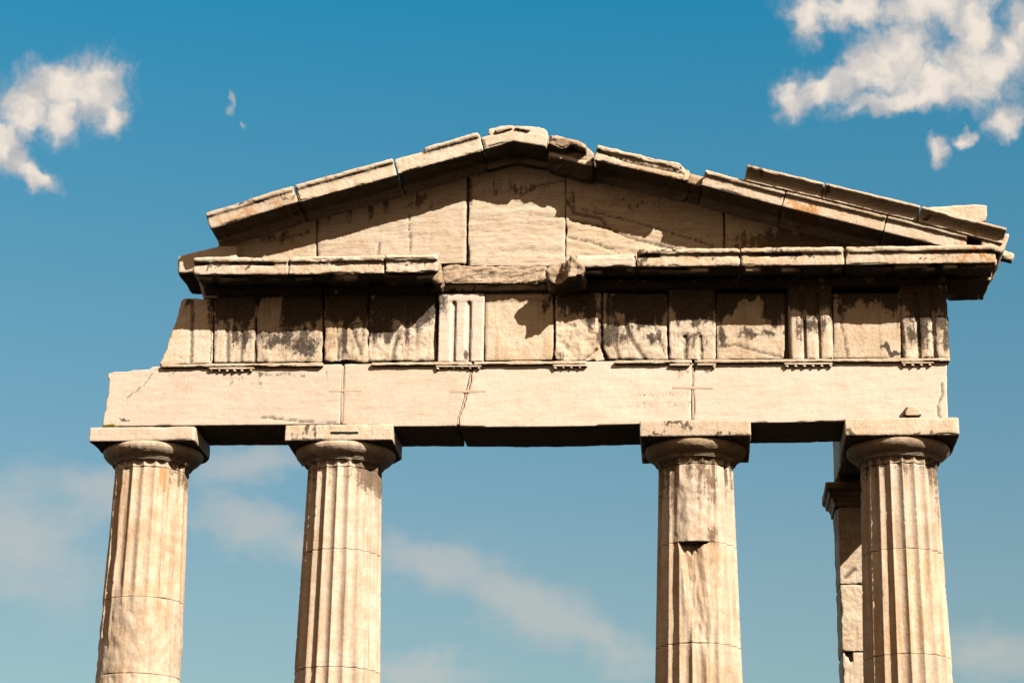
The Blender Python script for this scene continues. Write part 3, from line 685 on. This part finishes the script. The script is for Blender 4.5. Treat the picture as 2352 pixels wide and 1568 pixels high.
s = Solid(); s.face([(452, 640), (500, 640), (500, 684.5), (466, 684), (460, 668), (459, 658), (456, 652)], -0.04, 0.8)
s.make('moulding_end', M_corn, bed, rough=0.006, chip=0.03)

# ------------------------------------------------------------------ horizontal cornice
def corn_prof(hf=0.125, roll=True, ov=-0.55, drop=0.0, back=0.5, top=None):
    """corona face, groove and roll, seen as (depth, height above the lower front edge)"""
    p = [(0.5, -0.045), (-0.04, -0.045), (-0.06, 0.03), (ov + 0.07, 0.03), (ov + 0.06, 0.0), (ov, 0.0), (ov, hf)]
    if roll:
        p += [(ov + 0.05, hf + 0.002), (ov + 0.05, hf + 0.030)]
        for a in np.linspace(-80, 90, 9): p.append((ov - 0.012 - 0.040 * math.cos(R_(a)), hf + 0.066 + 0.040 * math.sin(R_(a))))
        p += [(back, hf + 0.13)]
    else:
        p += [(ov + 0.03, hf + 0.03), (back, hf + 0.10)]
    return p
def cornice_block(par, x0, x1, y0, y1, hf=0.125, roll=True, ov=-0.55, name='cornice_block', mat=M_corn, chip=0.06, rough=0.008, bites=(), **kw):
    s = Solid(); a_, b_ = W(x0, y0, ov), W(x1, y1, ov); s.sweep(corn_prof(hf, roll, ov), a_, b_)
    rng = random.Random(int(x0)); x = a_.x + 0.05
    while x < b_.x - 0.1:
        w = rng.uniform(0.08, 0.34); z = a_.z + (b_.z - a_.z) * (x - a_.x) / (b_.x - a_.x)
        if rng.random() < 0.7:
            d = rng.uniform(0.02, 0.055); yy = ov + rng.uniform(0.05, 0.12)
            s.box(x, min(x + w, b_.x - 0.02), yy, yy + 0.12, z - d, z + 0.05)
        x += w * rng.uniform(0.7, 1.2)
    return s.make(name, mat, par, voxel=0.014, rough=rough, chip=chip, **kw)
cs = ell([(540, 608, 110, 5, 0.55), (760, 605, 60, 5, 0.6), (840, 598, 40, 8, 0.35), (950, 607, 40, 6, 0.5), (1530, 577, 60, 5, 0.75), (1480, 595, 12, 8, 0.7), (1620, 588, 40, 4, 0.5), (1800, 575, 40, 5, 0.5), (1850, 590, 60, 4, 0.5), (2000, 570, 60, 4, 0.45), (2150, 588, 100, 4, 0.45), (2240, 592, 40, 6, 0.5), (2270, 570, 20, 6, 0.6), (600, 596, 120, 4, 0.3)], -0.55)
def mutules(par, xs, ov=-0.5, y=632):
    for x in xs:
        a = W(x - 46, y, -0.45).x; b = W(x + 46, y, -0.45).x
        z = W(x, y, -0.55).z + 0.035
        s = Solid()
        f = [Vector((a, -0.47, z - 0.03)), Vector((b, -0.47, z - 0.03)), Vector((b, -0.47, z + 0.02)), Vector((a, -0.47, z + 0.02))]
        k = [Vector((p.x, -0.10, p.z)) for p in f]
        s.prism(f, k)
        s.make('mutule', M_corn, par, voxel=0.014, rough=0.012, chip=0.09)
cl = root('cornice', 'left stretch of the level cornice, broken off before the middle gap', 'cornice', W(720, 630, -0.55), group='level cornice stretches')
cornice_block(cl, 440, 661, 630.5, 630.5, stain=cs, chip=0.05)
cornice_block(cl, 662.5, 882, 630.5, 627.5, stain=cs, chip=0.10)
cornice_block(cl, 884, 1004, 626, 625, ov=-0.565, stain=cs, chip=0.09)
s = Solid(); s.face([(985, 600), (1006, 592), (1012, 612), (1016, 640), (1008, 652), (990, 640)], -0.42, 0.1)
s.make('broken_end', M_rough, cl, voxel=0.016, rough=0.02, chip=0.05)
mutules(cl, (540, 668, 797, 925), y=630)
s = Solid(); s.face([(408.5, 589), (430, 582), (452, 575.5), (508, 563), (545, 563), (545, 627), (408, 627)], -0.14, 0.16); s.face([(408.5, 589), (452, 577), (508, 566), (545, 566), (545, 629), (408, 629)], -0.05, 0.75)
s.make('side_cornice', M_pale, cl, rough=0.006, chip=0.035, label='pale sloped block of the side cornice sticking out to the left')
cm = root('cornice_stump', 'rough broken cornice stump in the middle gap, its front sheared off', 'cornice', W(1130, 649, -0.2))
strat = ((0.5, 0, 1.1), (0, 1, 0), (-1.1, 0, 2.6))
s = Solid(); s.face([(1016, 611), (1060, 609), (1120, 614), (1180, 610), (1246, 607), (1256, 610), (1256, 646), (1180, 652), (1100, 650), (1019, 651)], -0.16, 0.4)
s.make('sheared_face', M_rough, cm, voxel=0.014, rough=0.030, chip=0.05, aniso=strat, freq=3.0)
cr2 = root('cornice', 'long right stretch of the level cornice, running to the right corner', 'cornice', W(1850, 605, -0.55), group='level cornice stretches')
s = Solid(); f = [(1246, 612), (1262, 602), (1284, 598), (1300, 587.5), (1314, 590), (1330, 612), (1336, 622), (1330, 634), (1296, 642), (1272, 650), (1252, 640), (1246, 626)]
fr_ = [W(x, y, -0.50) for x, y in f]; bk = [W(1256 + (x - 1246) * 0.95, 610 + (y - 587) * 0.62, -0.50) for x, y in f]
s.prism([Vector((p.x + 0.05, -0.40 - 0.16 * (p.x > W(1285, 600, -0.5).x), p.z)) for p in fr_], [Vector((p.x, 0.1, p.z)) for p in bk])
s.make('broken_corner', M_rough, cr2, voxel=0.016, rough=0.040, chip=0.08, freq=3.0, label='dark jagged lump of stone at the broken end')
cornice_block(cr2, 1318, 1461, 614.5, 612.5, hf=0.155, roll=False, ov=-0.53, stain=cs, mat=M_pale, rough=0.012, chip=0.07, aniso=((0.6, 0, 0), (0, 1, 0), (0, 0, 2.5)))
cornice_block(cr2, 1463, 1700, 612, 610.5, stain=cs, chip=0.09)
cornice_block(cr2, 1702, 1940, 610.3, 608.0, stain=cs, chip=0.08)
cornice_block(cr2, 1942.5, 2288, 607.5, 603.5, stain=cs, chip=0.05, flake=ell([(2240, 590, 60, 12, 0.7), (2150, 570, 90, 6, 0.5), (2100, 595, 60, 8, 0.4)], -0.55))
mutules(cr2, (1420, 1590, 1725, 1860, 1995, 2110), y=608)
# cornice of the right flank, running back from the corner
s = Solid(); zc = W(2200, 605, -0.55).z
xa, xb = W(2160, 606, -0.55).x, W(2291, 604, -0.55).x
def yprism(sol, prof, y0, y1):
    sol.prism([Vector((x, y0, z)) for x, z in prof], [Vector((x, y1, z)) for x, z in prof])
yprism(s, [(xa, zc + 0.02), (xb - 0.07, zc + 0.025), (xb - 0.05, zc), (xb, zc), (xb, zc + 0.125), (xb - 0.03, zc + 0.13), (xb + 0.02, zc + 0.19), (xa, zc + 0.25)], -0.5, 0.86)
s.make('side_cornice', M_corn, cr2, voxel=0.018, rough=0.012, chip=0.08)
for y in (-0.28, 0.2, 0.62):
    s = Solid(); s.box(xb - 0.46, xb - 0.07, y - 0.17, y + 0.17, zc - 0.02, zc + 0.05); s.make('mutule', M_corn, cr2, voxel=0.016, rough=0.01, chip=0.06)

# ------------------------------------------------------------------ pediment
pd = root('pediment', 'low stone gable with upright slabs inside two sloping rows of blocks', 'pediment', (W(1178, 600, 0).x, 0, W(1178, 605, 0).z))
def slab(pts, **kw):
    mx = sum(p[0] for p in pts) / len(pts)
    s = Solid(); s.face([(x + (0.6 if x > mx else -0.6), y) for x, y in pts], 0.0, 0.42)
    return s.make('tympanum_slab', M_tymp, pd, rough=kw.pop('rough', 0.006), chip=kw.pop('chip', 0.02), **kw)
ts = ell([(852, 478, 7, 30, 0.7), (885, 474, 9, 32, 0.7), (640, 545, 90, 12, 0.5), (755, 500, 10, 26, 0.5), (800, 492, 12, 24, 0.5), (960, 462, 40, 22, 0.5), (1180, 428, 90, 22, 0.42), (1100, 405, 12, 30, 0.5), (1315, 460, 14, 22, 0.5), (1450, 470, 90, 10, 0.4), (1850, 555, 210, 40, 0.85), (1700, 590, 40, 10, 0.4)])  # drip marks; the wide right-corner patch also paints shade beneath the slope
slab([(500, 564), (560, 545), (725.5, 480), (725.5, 606), (500, 606)], stain=ts)
slab([(728, 480), (900, 425), (1071.5, 372), (1069.5, 606), (728, 606)], stain=ts, cracks=[([(870, 560), (868, 592)], 0, 0.012), ([(940, 490), (942, 600)], 0, 0.007)])
slab([(1078, 370), (1178, 338), (1299, 366), (1298.5, 612), (1075, 612)], stain=ts, rough=0.010, aniso=((0.4, 0, 0), (0, 1, 0), (0, 0, 2.2)), cracks=[([(1080, 415), (1080, 470)], 0, 0.02), ([(1200, 448), (1240, 425), (1296, 415)], 0, 0.01)])
slab([(1301, 366), (1662, 470), (1661.5, 606), (1300.5, 606)], stain=ts, rough=0.012, aniso=((0.5, 0, 0.15), (0, 1, 0), (0.3, 0, 2.4)), cracks=[([(1303, 462), (1320, 490), (1380, 502), (1390, 515)], 0, 0.022), ([(1310, 505), (1400, 525), (1440, 545), (1540, 570), (1600, 590)], 0, 0.014), ([(1330, 480), (1420, 500), (1560, 540), (1640, 566)], 0, 0.010), ([(1305, 545), (1370, 560), (1420, 580)], 0, 0.012)])
slab([(1665, 470), (1900, 535), (2130, 592), (2130, 606), (1665, 606)], stain=ts)
s = Solid(); s.face([(520, 570), (1178, 350), (2100, 585), (2100, 604), (520, 604)], 0.12, 0.40)
s.make('backing_core', M_old, pd, voxel=0.04, rough=0.0, chip=0.0)
def rake_prof(hf=0.150, roll=True, ov=-0.55, back=0.5, top=0.07):
    p = [(back, -0.06), (0.0, -0.07), (-0.03, -0.07), (-0.06, -0.03), (-0.10, -0.03), (-0.10, 0.03), (ov + 0.07, 0.03), (ov + 0.055, 0.0), (ov, 0.0), (ov, hf)]
    if roll:
        p += [(ov + 0.045, hf + 0.002), (ov + 0.045, hf + 0.022)]
        for a in np.linspace(-80, 90, 9): p.append((ov - 0.010 - 0.036 * math.cos(R_(a)), hf + 0.052 + 0.036 * math.sin(R_(a))))
        p += [(back, hf + 0.09)]
    else:
        p += [(ov + 0.04, hf + 0.035), (back, hf + 0.07)]
    return p
rk = ell([(580, 470, 110, 5, 0.5), (660, 447, 20, 10, 0.6), (800, 400, 120, 4, 0.3), (1330, 350, 40, 8, 0.4), (1150, 320, 30, 5, 0.3), (1700, 425, 80, 6, 0.35), (1900, 470, 80, 5, 0.4)], -0.55)
def rake(x0, y0, x1, y1, hf=0.150, roll=True, ov=-0.55, chip=0.05, rough=0.006, name='raking_block', mat=M_corn, **kw):
    s = Solid(); s.sweep(rake_prof(hf, roll, ov), W(x0, y0, ov), W(x1, y1, ov))
    return s.make(name, mat, pd, voxel=0.014, rough=rough, chip=chip, stain=rk, **kw)
rake(482.6, 526, 684.5, 462.8, hf=0.140, flake=ell([(560, 495, 60, 14, 0.62), (640, 470, 50, 12, 0.6), (505, 508, 20, 12, 0.6)], -0.55))
rake(686, 464, 912.5, 402.2, hf=0.150, chip=0.06)
s = Solid(); s.sweep(rake_prof(0.195, False, -0.56), W(914, 400, -0.56), W(1111.5, 344.4, -0.56)); s.sweep(rake_prof(0.165, True, -0.56), W(985, 380, -0.56), W(1111, 344.6, -0.56))
s.make('raking_block', M_corn, pd, voxel=0.014, rough=0.008, chip=0.10, stain=rk)
# apex block
s = Solid()
ap = [W(1112.5, 342, -0.57), W(1178, 324, -0.57), W(1255, 337, -0.57)]
def apex(hf, ov, z0, yb, zt):
    f = []
    low = [ap[0], ap[1], ap[2]]
    dn = [Vector((p.x, ov, p.z + z0)) for p in low]; upv = [Vector((p.x + dx, ov, p.z + hf)) for p, dx in zip(low, (-0.052, 0, 0.03))]
    for i in range(2):
        q = [dn[i], dn[i + 1], upv[i + 1], upv[i]]
        s.prism(q, [Vector((p.x, yb, p.z + (zt if k > 1 else 0))) for k, p in enumerate(q)])
apex(0.165, -0.57, 0.0, 0.5, 0.08)
apex(-0.005, -0.10, -0.09, 0.5, 0.0)
s.make('apex_block', M_corn, pd, voxel=0.014, rough=0.006, chip=0.05, stain=rk)
s = Solid(); s.face([(1120, 306), (1122, 295), (1140, 291), (1170, 287), (1200, 289), (1235, 290), (1254, 295), (1261, 304), (1258, 313), (1215, 306), (1180, 304), (1150, 313), (1130, 318)], -0.53, 0.3)
s.make('cap_stone', M_pale, pd, voxel=0.014, rough=0.012, chip=0.06, label='bleached broken cap stone on the very peak')
s = Solid(); s.sweep([(y, w) for y, w in [(-0.55, 0), (-0.55, .05), (-0.60, 0.06), (-0.60, 0.1), (-0.5, 0.12), (0.2, 0.12), (0.2, 0)]], W(1140, 316, -0.57), W(1180, 306, -0.57)); s.sweep([(-0.55, 0), (-0.55, .05), (-0.60, 0.06), (-0.60, 0.1), (-0.5, 0.12), (0.2, 0.12), (0.2, 0)], W(1180, 306, -0.57), W(1214, 313, -0.57))
s.make('roll_moulding', M_corn, pd, voxel=0.012, rough=0.006, chip=0.05)
# damaged block right of the apex
s = Solid(); s.face([(1257, 352), (1262, 309), (1275, 309), (1320, 322), (1352, 338), (1366, 350), (1361, 376), (1330, 372), (1300, 362)], -0.38, 0.5)
s.face([(1260, 330), (1264, 310), (1300, 318), (1312, 333), (1290, 342)], -0.55, 0.2); s.face([(1266, 317), (1268, 308), (1320, 320), (1350, 334), (1345, 342), (1300, 326)], -0.57, 0.2)
s.make('raking_block', M_rough, pd, voxel=0.016, rough=0.022, chip=0.08, stain=rk, label='badly spalled block just right of the peak')
s = Solid(); s.sweep([(-0.42, 0.0), (-0.42, 0.06), (0.4, 0.06), (0.4, -0.07), (-0.1, -0.07)], W(1257, 357, -0.42), W(1360, 382, -0.42))
s.make('raking_block', M_corn, pd, voxel=0.016, rough=0.015, chip=0.06)
s = Solid(); s.sweep(rake_prof(0.135, False, -0.55), W(1361.5, 366.6, -0.55), W(1579, 416.5, -0.55)); s.sweep(rake_prof(0.115, True, -0.55), W(1364, 367, -0.55), W(1560, 412, -0.55))
s.make('raking_block', M_corn, pd, voxel=0.014, rough=0.010, chip=0.11, stain=rk, cracks=[([(1366, 345), (1440, 372), (1570, 400)], -0.55, 0.012)])
s = Solid(); s.sweep(rake_prof(0.12, False, -0.46), W(1578, 420.2, -0.46), W(1612, 429, -0.46))
s.make('packing_stone', M_old, pd, voxel=0.014, rough=0.008, chip=0.04, label='small brown packing stone between two sloping blocks')
rake(1610, 425, 1795, 474, hf=0.12, chip=0.06)
rake(1796, 474.3, 2028, 531.7, hf=0.135, chip=0.04, flake=ell([(1840, 475, 50, 14, 0.75)], -0.55))
rake(2029, 532, 2215, 578, hf=0.14, chip=0.04)
# gutter blocks (sima) still standing on the right slope
SIMA = [(-0.52, 0.0), (-0.60, 0.0), (-0.615, 0.02), (-0.60, 0.055), (-0.625, 0.09), (-0.665, 0.125), (-0.70, 0.150), (-0.72, 0.165), (-0.72, 0.195), (-0.66, 0.21), (0.15, 0.21), (0.15, 0.0)]
def sima(x0, y0, x1, y1, k=1.0, **kw):
    s = Solid(); s.sweep([(y, w * k) for y, w in SIMA], W(x0, y0, -0.6), W(x1, y1, -0.6))
    return s.make('gutter_block', M_corn, pd, voxel=0.013, rough=0.005, chip=kw.pop('chip', 0.04), **kw)
ss = ell([(1900, 440, 16, 12, 0.6), (1740, 400, 22, 14, 0.4), (2130, 505, 22, 9, 0.45)], -0.65)
sima(1708, 416, 1886, 457.5, 0.92, stain=ss, chip=0.07)
sima(1887, 457.7, 2105.5, 510.5, 0.92, stain=ss)
sima(2106.3, 511, 2302, 562, 0.92, stain=ss)
# corner: sima returning along the flank and its water spout
s = Solid(); c0 = W(2302, 562, -0.6)
yprism(s, [(c0.x - 0.25, c0.z - 0.02), (c0.x - 0.02, c0.z - 0.10), (c0.x + 0.03, c0.z - 0.05), (c0.x + 0.09, c0.z + 0.10), (c0.x + 0.10, c0.z + 0.15), (c0.x - 0.25, c0.z + 0.2)], -0.58, 0.55)
s.make('gutter_return', M_corn, pd, voxel=0.015, rough=0.008, chip=0.06)
s = Solid(); a = W(2288, 584, 0.0); b = W(2327, 594, 0.0)
n = 10; d = (b - a).normalized()
sd = d.cross(Vector((0, 1, 0))).normalized()
ang = np.linspace(0, 2 * math.pi, n, endpoint=False)
s.prism([a + Vector((0, 1, 0)) * 0.09 * math.cos(t) + sd * 0.085 * math.sin(t) for t in ang], [b + Vector((0, 1, 0)) * 0.075 * math.cos(t) + sd * 0.07 * math.sin(t) for t in ang])
s.make('water_spout', M_corn, pd, voxel=0.013, rough=0.022, chip=0.05, freq=7, label='broken stone water spout jutting out at the right corner')
tb = root('plinth_block', 'pale flat-topped block standing on the right end of the roof slope', 'stone block', W(2200, 505, 0.0))
s = Solid(); s.face([(2122, 474), (2180, 472), (2268, 469.5), (2268, 492), (2264, 508), (2230, 512), (2124, 490)], -0.05, 0.5); s.face([(2130, 488), (2240, 505), (2240, 560), (2130, 530)], 0.0, 0.4)
s.make('weathered_block', M_tymp, tb, voxel=0.016, rough=0.008, chip=0.04)

# ------------------------------------------------------------------ flank behind the right column
fa = root('side_beam', 'short shaded stone beam running back from the right corner to the far pillar', 'beam', (W(2060, 1000, 1).x, 1.0, zS))
xl = W(1913.5, 1060, 3.35).x; xr = W(2178, 960, 0).x
s = Solid(); s.box(xl, xr, 0.97, 3.35, zS + 0.002, zT)
s.make('beam_block', M_frieze, fa, voxel=0.025, rough=0.008, chip=0.05)
pl = root('pillar', 'square stone pillar half hidden behind the rightmost column', 'pillar', (W(1990, 1300, 2.75).x, 3.0, STY))
Yp = 2.75
xpl = W(1925, 1236, Yp).x; xpr = xpl + 1.05
zcap0 = W(1930, 1163, Yp).z; zcap1 = W(1930, 1110, Yp).z
zj1 = W(1950, 1341, Yp).z; zj2 = W(1950, 1496, Yp).z
def pblock(z0, z1, hole=False, nm='pillar_block'):
    s = Solid()
    f = [(xpl, Yp), (xpr, Yp), (xpr, 3.55), (xpl, 3.55)]
    if hole:
        h0, h1 = W(1942, 1510, Yp).x, W(1959, 1510, Yp).x; zz = W(1950, 1520, Yp).z; zz2 = W(1950, 1507, Yp).z
        s.box(xpl, xpr, Yp + 0.12, 3.55, z0, z1); s.box(xpl, xpr, Yp, Yp + 0.14, z0, zz); s.box(xpl, h0, Yp, Yp + 0.14, z0, z1)
        s.box(h1, xpr, Yp, Yp + 0.14, z0, z1); s.box(h0 - 0.01, W(1950, 1510, Yp).x, Yp, Yp + 0.14, z0, zz2)
    else: s.column_xy(f, z0, z1)
    return s.make(nm, M_frieze, pl, voxel=0.016 if z1 > 4 else 0.05, rough=0.010, chip=0.08, cracks=[([(1942, 1325), (1960, 1308)], Yp, 0.03)] if z0 > zj1 - 0.1 else ())
pblock(zj1 + 0.003, zcap0); pblock(zj2 + 0.003, zj1 - 0.003); pblock(zj2 - 1.2, zj2 - 0.003, True)
pblock(STY, zj2 - 1.206)
s = Solid()
xc = W(1896.5, 1120, Yp - 0.12).x
for dx, z0, z1 in ((0.0, zcap1 - 0.115, zcap1 + 0.0), (0.045, zcap1 - 0.19, zcap1 - 0.11), (0.085, zcap1 - 0.24, zcap1 - 0.18), (0.11, zcap0, zcap1 - 0.23)):
    s.box(xc + dx, xpr + 0.13 - dx, Yp - 0.12 + dx, 3.6 - dx, z0, z1)
s.box(xpl - 0.02, xpr, Yp, 3.55, zcap1 - 0.02, zS)
s.make('pillar_capital', M_old, pl, voxel=0.016, rough=0.006, chip=0.04)
s = Solid(); s.face([(1918, 1163), (1932, 1163), (1934, 1200), (1930, 1236), (1923, 1236), (1921, 1200)], Yp + 0.12, 3.4)
s.make('pillar_edge', M_old, pl, voxel=0.016, rough=0.012, chip=0.03)

finish_queue()
print('faces', sum(len(o.data.polygons) for o in scene.objects if o.type == 'MESH'))
